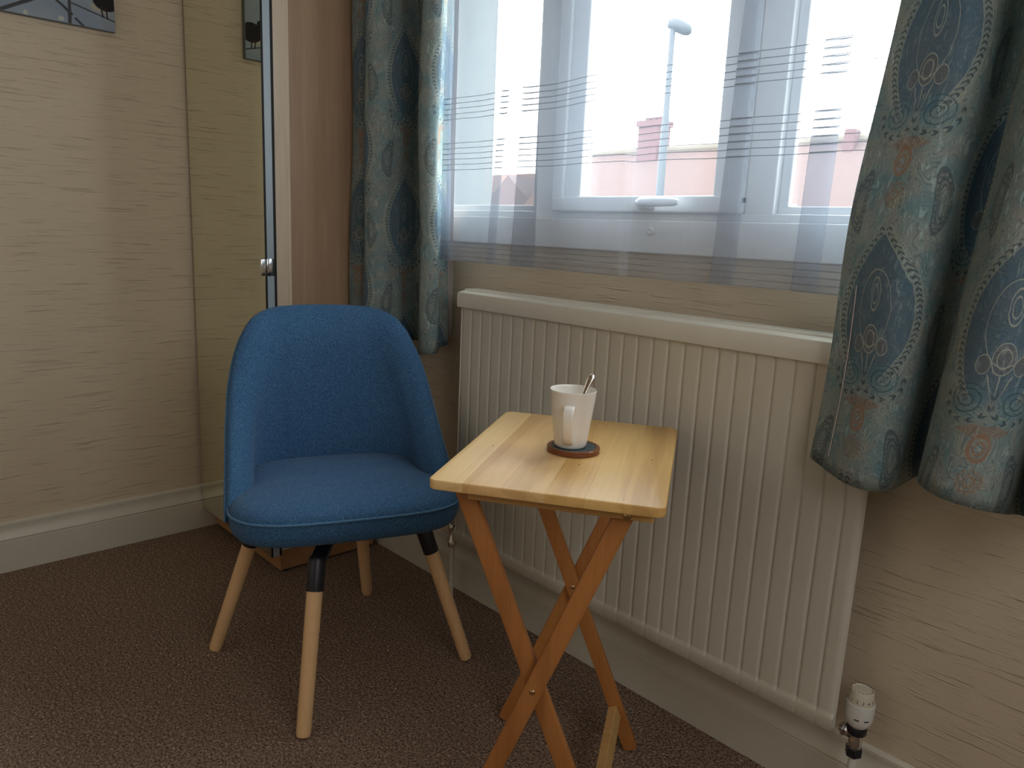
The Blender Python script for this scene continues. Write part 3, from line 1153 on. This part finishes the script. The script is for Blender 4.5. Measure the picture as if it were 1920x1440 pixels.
def trv(x, y, zb):
    t = thing('thermostatic_valve', 'white thermostatic radiator valve at the radiator lower right corner', 'valve', (x, y, zb))
    k_ = .85

    def P_(pr):
        return [(r * k_, .3110 - (.3150 - h) * k_) for r, h in pr]

    def Z_(h):
        return .3110 - (.3150 - h) * k_
    obj('head_body', lathe(B(), P_([(.018, .225), (.0225, .230), (.0275, .240), (.0295, .252), (.0300, .285), (.0290, .2855), (.0285, .284), (0, .284)]), (x, y, 0), (0, 0, 1), 40), M['plastic'], t, smooth=40)
    dial = obj('dial', lathe(B(), P_([(.0270, .284), (.0268, .292), (.0245, .310), (.0235, .3135), (.0215, .3145), (.020, .3135), (.0195, .3125), (0, .3135)]), (x, y, 0), (0, 0, 1), 40), M['plastic_cream'], t, smooth=40)
    # ribs and figures round the dial, vents on its top
    bm = B()
    for k in range(16):
        a = 2 * PI * k / 16
        d = V(math.cos(a), math.sin(a), 0)
        box_ = bmesh.new()
        bmesh.ops.create_cube(box_, size=1)
        bmesh.ops.scale(box_, vec=(.0007, .0030, .0010), verts=box_.verts)
        mt = Matrix.Rotation(a, 4, 'Z')
        mt.translation = V(x, y, Z_(.3143)) + d * (.0215 * k_)
        merge(bm, box_, mt)
    obj('vent_slot', bm, M['ink'], dial)
    for k, ch_ in enumerate('12345'):
        a = math.radians(-112 + 26 * k)
        cu = bpy.data.curves.new('figure', 'FONT')
        cu.body = ch_ if k != 1 else '2'
        cu.size = .0082
        cu.align_x = 'CENTER'
        cu.extrude = .0002
        fo = bpy.data.objects.new('figure_tmp', cu)
        C.objects.link(fo)
        dg = bpy.context.evaluated_depsgraph_get()
        me = bpy.data.meshes.new_from_object(fo.evaluated_get(dg))
        bpy.data.objects.remove(fo)
        me.transform(Matrix.Translation(V(x, y, Z_(.291)) + V(math.cos(a), math.sin(a), 0) * (.0268 * k_) - V(x, y, zb)) @ Matrix.Rotation(a + PI / 2, 4, 'Z') @ Matrix.Rotation(PI / 2 - .1, 4, 'X'))
        me.materials.append(M['ink'])
        fo = bpy.data.objects.new('figure', me)
        C.objects.link(fo)
        fo.parent = dial
    for a in (math.radians(-78), math.radians(-38)):
        bm = B()
        b_ = bmesh.new()
        bmesh.ops.create_cube(b_, size=1)
        bmesh.ops.scale(b_, vec=(.0012, .0088, .0022), verts=b_.verts)
        mt = Matrix.Rotation(a, 4, 'Z')
        mt.translation = V(x, y, Z_(.253)) + V(math.cos(a), math.sin(a), 0) * (.0292 * k_)
        merge(bm, b_, mt)
        obj('index_mark', bm, M['ink'], t)
    obj('collar', lathe(B(), P_([(.019, .206), (.021, .209), (.021, .224), (.018, .229)]), (x, y, 0), (0, 0, 1), 28), M['black'], t, smooth=40)
    obj('valve_body', lathe(B(), P_([(.013, .170), (.015, .173), (.015, .190), (.013, .195), (.013, .208)]), (x, y, 0), (0, 0, 1), 24), M['chrome'], t, smooth=40)
    bm = lathe(B(), P_([(.017, .150), (.018, .152), (.018, .170), (.016, .173)]), (x, y, 0), (0, 0, 1), 6)
    obj('compression_nut', bm, M['black'], t)
    bm = B()
    lathe(bm, [(.009, 0), (.009, .007), (.0125, .007), (.0130, .009), (.0130, .014), (.009, .015), (.009, x - rx1 - .003)], (x - .004, y, .216), (-1, 0, 0), 24)
    obj('valve_tail', bm, M['chrome'], t, smooth=40)
    obj('tail_nut', lathe(B(), [(.010, 0), (.0150, .001), (.0150, .007), (.010, .008)], (rx1 + .0105, y, .216), (-1, 0, 0), 6), M['chrome'], t)
    obj('pipe', lathe(B(), [(.0075, 0), (.0075, .178)], (x, y, 0), (0, 0, 1), 16), M['plastic'], t, smooth=40)
    return t


trv(2.2405, -.070, 0.0)
lv = thing('lockshield_valve', 'small chrome valve under the left end of the radiator', 'valve', (1.018, -.07, 0.0))
obj('valve_body', lathe(B(), [(.011, .170), (.014, .173), (.014, .195), (.011, .199), (.011, .222), (.013, .224), (.013, .245), (.010, .249), (0, .249)], (1.018, -.07, 0), (0, 0, 1), 20), M['chrome'], lv, smooth=40)
obj('valve_tail', lathe(B(), [(.009, 0), (.013, .003), (.013, .012), (.009, .014), (.009, .056)], (1.020, -.07, .235), (1, 0, 0), 18), M['chrome'], lv, smooth=40)
obj('pipe', lathe(B(), [(.0075, 0), (.0075, .172)], (1.018, -.07, 0), (0, 0, 1), 14), M['skirting'], lv, smooth=40)

# ------------------------------------------------------------------ armchair with swivel base
cc = V(1.081, -.4955, 0)
Fv = V(.932, -.362, 0).normalized()
Lv = V(-Fv.y, Fv.x, 0)


def cp(f, l, z): return cc + Fv * f + Lv * l + V(0, 0, z)


chair = thing('tub_chair', 'blue fabric tub chair on four splayed beech legs beside the table', 'chair', tuple(cc))


def seat_outline(n, sc=1.0, shrink=0.0):
    """closed outline (f, l): wide rounded front, narrower between the arms"""
    pts = []
    ctl = [(.258, 0), (.256, .10), (.246, .175), (.215, .235), (.155, .268), (.085, .266), (.03, .240), (-.06, .226), (-.13, .215), (-.185, .165), (-.205, .08), (-.208, 0)]
    full = ctl + [(f, -l) for f, l in ctl[-2:0:-1]]
    N = len(full)
    out = []
    for i in range(N):
        p0, p1, p2, p3 = full[i - 1], full[i], full[(i + 1) % N], full[(i + 2) % N]
        for k in range(n):
            t = k / n
            out.append(tuple(.5 * ((2 * b) + (-a + c) * t + (2 * a - 5 * b + 4 * c - d) * t * t + (-a + 3 * b - 3 * c + d) * t ** 3) for a, b, c, d in zip(p0, p1, p2, p3)))
    res = []
    for f, l in out:
        d = math.hypot(f - .03, l)
        k = (d - shrink) / d
        res.append((.03 + (f - .03) * k * sc, l * k * sc))
    return res


def seat_ring(bm, shrink, z, dome=0.0):
    r = []
    for f, l in seat_outline(4, 1.0, shrink):
        r.append(bm.verts.new(cp(f, l, z + .004 * (f / .25 if f > 0 else 0))))
    return r


bm = B()
rows = []
for sh, z in ((.060, .412), (.030, .413), (.014, .418), (.006, .428), (.001, .445), (.0, .460), (.001, .4735)):
    rows.append(seat_ring(bm, sh, z))
grid_faces(bm, rows, True)
bm.faces.new(rows[0][::-1])
obj('seat_border', bm, M['blue'], chair, smooth=60)
bm = B()
rows = []
for sh, z in ((.001, .4745), (.003, .481), (.010, .489), (.022, .497), (.045, .504), (.08, .509), (.13, .513), (.18, .515)):
    rows.append(seat_ring(bm, sh, z))
grid_faces(bm, rows, True)
bm.faces.new(rows[-1])
obj('seat_cushion', bm, M['blue'], chair, smooth=80)
bm = B()
tube(bm, [cp(f * 1.003, l * 1.003, .474 + .004 * (f / .25 if f > 0 else 0)) for f, l in seat_outline(4)], .0030, 8, True)
obj('seat_piping', bm, M['piping'], chair, smooth=80)

# wrap-round back: U-shaped path, height falling towards the arm fronts
NS, NT = 64, 22


def U(s, z):
    """s in [-1, 1]; outer centre-line of the shell at height z -> (f, l), inward normal"""
    hz = (z - .45) / .45
    half = .277 - .020 * hz - .022 * max(0, hz) ** 2
    fb = -.228 - .050 * hz
    r = .175 - .03 * hz
    ff = .115
    straight = half - r
    side = ff - (fb + r)
    arc = r * PI / 2
    tot = straight + arc + side
    d = abs(s) * tot
    sg = 1 if s >= 0 else -1
    if d <= straight:
        # slightly bowed back
        return (fb - .010 * (1 - (d / max(straight, 1e-4)) ** 2), sg * d), (1, 0)
    d -= straight
    if d <= arc:
        a = d / r
        return (fb + r - r * math.cos(a), sg * (straight + r * math.sin(a))), (math.cos(a), -sg * math.sin(a))
    d -= arc
    return (fb + r + d, sg * half), (0, -sg)


def ztop(s):
    a = abs(s)
    K = [(0, .905), (.12, .9045), (.22, .901), (.30, .893), (.37, .877), (.43, .850), (.48, .815), (.54, .765), (.60, .712), (.67, .660), (.74, .616), (.82, .574), (.90, .537), (.95, .512), (.98, .492), (1.0, .470)]
    for (a0, z0), (a1, z1) in zip(K, K[1:]):
        if a <= a1:
            t = (a - a0) / (a1 - a0)
            return z0 + (z1 - z0) * t
    return K[-1][1]


bm = B()
rows = []
edge_in, edge_out = [], []
for i in range(NS + 1):
    s_ = -1 + 2 * i / NS
    s_ = math.copysign(1 - (1 - abs(s_)) ** 1.15, s_) if abs(s_) > .6 else s_
    zt = ztop(s_)
    zb = .418
    th = .060
    endk = max(0.0, (abs(s_) - .86) / .14)
    th *= max(.12, math.sqrt(max(0.0, 1 - endk ** 2)))
    zb += .034 * endk
    ring = []
    cap = .022
    prof = []
    for k in range(NT + 1):                     # outside, bottom to top
        prof.append((0.0, zb + (zt - cap - zb) * k / NT))
    for k in range(1, 5):                        # rounded outer edge
        a = PI / 2 * k / 4
        prof.append((.24 * (1 - math.cos(a)), zt - cap + cap * math.sin(a)))
    D_roll = min(.105, (zt - zb) * .8)
    for k in range(1, 13):                       # padding swells gradually on the inside
        a = PI / 2 * k / 12
        prof.append((.24 + .76 * math.sin(a), zt - D_roll * (1 - math.cos(a))))
    z1_ = zt - D_roll
    for k in range(1, NT + 1):                   # inside, down to the seat
        prof.append((1.0, z1_ + (zb - z1_) * k / NT))
    for o_, z in prof:
        (f, l), (nf, nl) = U(s_, z)
        # padding swells on the inside
        hz = max(0, min(1, (z - zb) / (zt - zb)))
        t_ = th * (o_ + .14 * math.sin(PI * hz) * max(0.0, (o_ - .4) / .6) ** 2)
        ring.append(bm.verts.new(cp(f + nf * t_, l + nl * t_, z)))
    rows.append(ring)
    (f, l), (nf, nl) = U(s_, zt - cap)
    edge_out.append(cp(f - nf * .001, l - nl * .001, zt - cap))
grid_faces(bm, rows, True)
bm.faces.new(rows[0])
bm.faces.new(rows[-1][::-1])
obj('backrest', bm, M['blue'], chair, smooth=75)
bm = B()
tube(bm, edge_out, .0026, 8)
obj('back_piping', bm, M['piping'], chair, smooth=80)
# swivel base
foot = [V(1.333, -.742, 0), V(.846, -.750, 0), V(1.320, -.242, 0), V(.825, -.247, 0)]
bm = B()
lathe(bm, [(.085, .392), (.11, .394), (.11, .410), (.10, .4125)], (cc.x, cc.y, 0), (0, 0, 1), 28)
lathe(bm, [(.03, .340), (.035, .345), (.035, .393)], (cc.x, cc.y, 0), (0, 0, 1), 20)
obj('swivel_plate', bm, M['black'], chair, smooth=40)
for p in foot:
    d = (p - cc)
    p = cc + d * (1 - .012 / d.length)
    d = (p - cc)
    top = cc + d * .700 + V(0, 0, .302)
    ax = (top - p).normalized()
    q = cc + d * .625 + V(0, 0, .375)
    bm = B()
    lathe(bm, [(.010, .001), (.0150, .004), (.0165, .012), (.0185, (top - p).length + .004)], p, ax, 24)
    obj('leg', bm, M['beech'], chair, smooth=40)
    bm = B()
    L_ = (q - top).length
    lathe(bm, [(.0198, 0), (.0200, .002), (.0205, L_ - .008), (.018, L_ - .001), (.012, L_ + .003), (0, L_ + .004)], top, (q - top), 24)
    obj('leg_socket', bm, M['black'], chair, smooth=40)
    bm = B()
    bar(bm, q - (q - top).normalized() * .016, cc + d * .18 + V(0, 0, .392), d.cross(V(0, 0, 1)), .036, .018, .004)
    obj('base_arm', bm, M['black'], chair)

# ------------------------------------------------------------------ folding table
th0 = math.radians(32.6)
tc = V(1.819, -.459, 0)
table = bpy.data.objects.new('folding_table', None)
C.objects.link(table)
table.location = tc
table.rotation_euler = (0, 0, th0)
table['label'] = 'small wooden folding tray table with crossed legs in front of the radiator'
table['category'] = 'table'
table.empty_display_size = .1


def tobj(name, bm, mat, smooth=None, parent=table, label=None):
    bmesh.ops.recalc_face_normals(bm, faces=bm.faces[:])
    me = bpy.data.meshes.new(name)
    if smooth is not None:
        for f in bm.faces:
            f.smooth = True
        for e in bm.edges:
            if len(e.link_faces) == 2 and e.calc_face_angle(0) > math.radians(smooth):
                e.smooth = False
    bm.to_mesh(me); bm.free()
    me.materials.append(mat)
    o = bpy.data.objects.new(name, me)
    C.objects.link(o)
    o.parent = parent
    if label:
        o['label'] = label
    return o


ha, hb, zt_, zb_ = .183, .247, .740, .7235
slab = B()
box(slab, (-ha, -hb, zb_), (ha, hb, zt_))
es = [e for e in slab.edges if abs(e.verts[0].co.z - e.verts[1].co.z) > .005]
bmesh.ops.bevel(slab, geom=es, offset=.016, segments=6, affect='EDGES', profile=.5)
es = [e for e in slab.edges if abs(e.verts[0].co.z - e.verts[1].co.z) < 1e-5 and len(e.link_faces) == 2 and e.calc_face_angle(0) > 1]
bmesh.ops.bevel(slab, geom=es, offset=.0028, segments=3, affect='EDGES', profile=.5)
cuts = [-ha - .01, -.125, -.062, .004, .064, .120, ha + .01]
for i in range(6):
    b = slab.copy()
    for xcut, sgn in ((cuts[i], -1), (cuts[i + 1], 1)):
        r = bmesh.ops.bisect_plane(b, geom=b.verts[:] + b.edges[:] + b.faces[:], plane_co=(xcut - sgn * .00008, 0, 0), plane_no=(sgn, 0, 0), clear_outer=True)
        ed = [g for g in r['geom_cut'] if isinstance(g, bmesh.types.BMEdge)]
        if ed:
            bmesh.ops.contextual_create(b, geom=ed)
    tobj('tabletop_board', b, M['boards'][i], 30)
slab.free()
# knots in the boards
for kx, ky in ((-.137, -.028), (.03, -.082), (.147, -.008)):
    tobj('knot', lathe(B(), [(.0022, zt_ - .0008), (.0018, zt_ + .0001), (0, zt_ + .0001)], (kx, ky, 0), (0, 0, 1), 10), M['coaster'])
vo = .028


def legbar(name, ut, ub, vv_, mat, wd_=.031, tk=.0155):
    p, q = V(ut, vv_, .712), V(ub, vv_, .006)
    bm = B()
    bar(bm, p, q, (1, 0, 0), wd_, tk, .0022, round_end=.010)
    return tobj(name, bm, mat, 30)


ua0, ua1, ub0, ub1 = -.148, .144, .124, -.152
vA = (-.170, .212)
vB = (-.187, .229)
for v_ in vA + vB:
    A_ = v_ in vA
    legbar('leg', ua0 if A_ else ub0, ua1 if A_ else ub1, v_, M['legwood'])
# rails under the top
bm = B()
bar(bm, (-.128, -.2030, .7125), (.166, -.2030, .7125), (0, 0, 1), .0220, .015, .002)
tobj('top_rail', bm, M['rail'])
bm = B()
bar(bm, (-.130, vB[1] - .034, .7125), (.160, vB[1] - .034, .7125), (0, 0, 1), .022, .014, .002)
tobj('top_rail', bm, M['legwood'])
# pivot bar of the inner pair, stretchers at the feet
bm = tube(B(), [(ua0 + .004, vA[0] - .006, .709), (ua0 + .004, vA[1] + .006, .709)], .008, 12)
tobj('pivot_bar', bm, M['legwood'], 40)
k = .13
ux = ua1 + (ua0 - ua1) * k
dirA = V(ua0 - ua1, 0, .706).normalized()
bm = B()
bar(bm, (ux - .004, vA[0] + .0085, .712 * k + .002), (ux - .004, vA[1] - .0085, .712 * k + .002), tuple(dirA), .030, .020, .002)
tobj('stretcher', bm, M['stretcher'])
k = .60
ux = ub1 + (ub0 - ub1) * k
dirB = V(ub0 - ub1, 0, .706).normalized()
# rivets
t_ = (ua0 - ub0) / ((ub1 - ub0) - (ua1 - ua0))
uc, zc = ua0 + (ua1 - ua0) * t_, .712 - .706 * t_
for v_, sg in ((vB[0] - .0076, -1), (vA[1] - .0076, -1)):
    tobj('rivet', lathe(B(), [(.0052, 0), (.0050, .0012), (.0035, .0026), (0, .003)], (uc, v_, zc), (0, sg, 0), 16), M['brass'], 50)
tobj('rivet', lathe(B(), [(.0072, 0), (.0068, .0018), (.0045, .0038), (0, .0044)], (ub0 + .002, -.2103, .7090), (0, -1, 0), 16), M['brass'], 50)

# ------------------------------------------------------------------ coaster, mug, spoon
mc = V(1.8215, -.4535, 0)
mc = mc + V(CAM.x - mc.x, CAM.y - mc.y, 0).normalized() * .006
co = thing('coaster', 'round dark wooden coaster with teal inlay under the mug', 'coaster', (mc.x, mc.y, .740))
obj('rim', lathe(B(), [(.046, .7402), (.0478, .7415), (.0478, .7488), (.0466, .750), (.0405, .750), (.0400, .7490), (0, .7490)], mc, (0, 0, 1), 56), M['coaster'], co, smooth=40)
obj('inlay', lathe(B(), [(.0398, .7490), (.0396, .7495), (0, .7495)], mc, (0, 0, 1), 48), M['inlay'], co, smooth=40)
zb0 = .7497
mc = mc - V(right.x, right.y, 0).normalized() * .0062
mug = thing('mug', 'tall white tapered mug on the coaster with a spoon in it', 'mug', (mc.x, mc.y, zb0))
outer = [(0, .0), (.0255, .0), (.0270, .0008), (.0290, .004), (.0300, .009), (.0345, .045), (.0392, .080), (.0412, .0975), (.0415, .0988), (.0409, .1), (.0400, .0992), (.0394, .0965), (.0372, .080), (.0325, .045), (.0280, .012), (.024, .007), (0, .006)]
obj('body', lathe(B(), [(r * 1.01, zb0 + h * 1.04) for r, h in outer], mc, (0, 0, 1), 56, cap=False), M['ceramic'], mug, smooth=50)
hd = (CAM - mc); hd.z = 0; hd.normalize()
ang = math.atan2(hd.y, hd.x) - .10
hd = V(math.cos(ang), math.sin(ang), 0)
side = V(-hd.y, hd.x, 0)
bm = B()
path = catmull([(.036, .076), (.050, .081), (.0605, .076), (.0635, .063), (.0600, .046), (.0520, .030), (.0420, .018), (.0315, .012)], 5)
rings = []
for i, (r, h) in enumerate(path):
    a = path[max(i - 1, 0)]; b = path[min(i + 1, len(path) - 1)]
    tx, tz = b[0] - a[0], b[1] - a[1]
    L_ = math.hypot(tx, tz); tx /= L_; tz /= L_
    nrm = hd * (-tz) + V(0, 0, tx)
    c = mc + hd * r + V(0, 0, zb0 + h)
    wv = .0100 - .0016 * i / len(path)
    rings.append([bm.verts.new(c + side * (wv * math.copysign(abs(math.cos(q)) ** .6, math.cos(q))) + nrm * (.0036 * math.copysign(abs(math.sin(q)) ** .6, math.sin(q)))) for q in [2 * PI * k / 16 for k in range(16)]])
grid_faces(bm, rings, True)
obj('handle', bm, M['ceramic'], mug, smooth=60)
# spoon leaning in the mug
rt = V(right.x, right.y, 0).normalized()
tip = mc + rt * .0310 + hd * (-.018) + V(0, 0, zb0 + .129)
low = mc - rt * .012 + hd * (.012) + V(0, 0, zb0 + .0085)
sp = thing('teaspoon', 'metal teaspoon standing in the white mug', 'spoon', tuple(low))
ax = (tip - low).normalized()
wv = ax.cross(hd).normalized()
nn = ax.cross(wv)
bm = B()
L_ = (tip - low).length
rings = []
for t, wd_, tk in ((.20, .0022, .0016), (.30, .0022, .0014), (.55, .0032, .0012), (.75, .0046, .0011), (.88, .0060, .0011), (.95, .0064, .0011), (.985, .0054, .0010), (1.0, .0015, .0006)):
    c = low + ax * (L_ * t) + nn * (.0025 * math.sin(t * 3))
    rings.append([bm.verts.new(c + wv * (wd_ * math.cos(q)) + nn * (tk * math.sin(q))) for q in [2 * PI * k / 14 for k in range(14)]])
grid_faces(bm, rings, True)
bm.faces.new(rings[0]); bm.faces.new(rings[-1][::-1])
obj('spoon_handle', bm, M['steel'], sp, smooth=60)
bm = B()
rings = []
for t, wd_ in ((.0, .002), (.02, .006), (.07, .0095), (.13, .009), (.19, .004), (.215, .0022)):
    c = low + ax * (L_ * t) + nn * (.0025 * math.sin(t * 3) + .003 * math.sin(PI * min(1, t / .2)))
    rings.append([bm.verts.new(c + wv * (wd_ * math.cos(q)) + nn * (.0011 * math.sin(q)) - nn * (.002 * math.cos(q) ** 2 if wd_ > .005 else 0)) for q in [2 * PI * k / 14 for k in range(14)]])
grid_faces(bm, rings, True)
bm.faces.new(rings[0]); bm.faces.new(rings[-1][::-1])
obj('spoon_bowl', bm, M['steel'], sp, smooth=60)
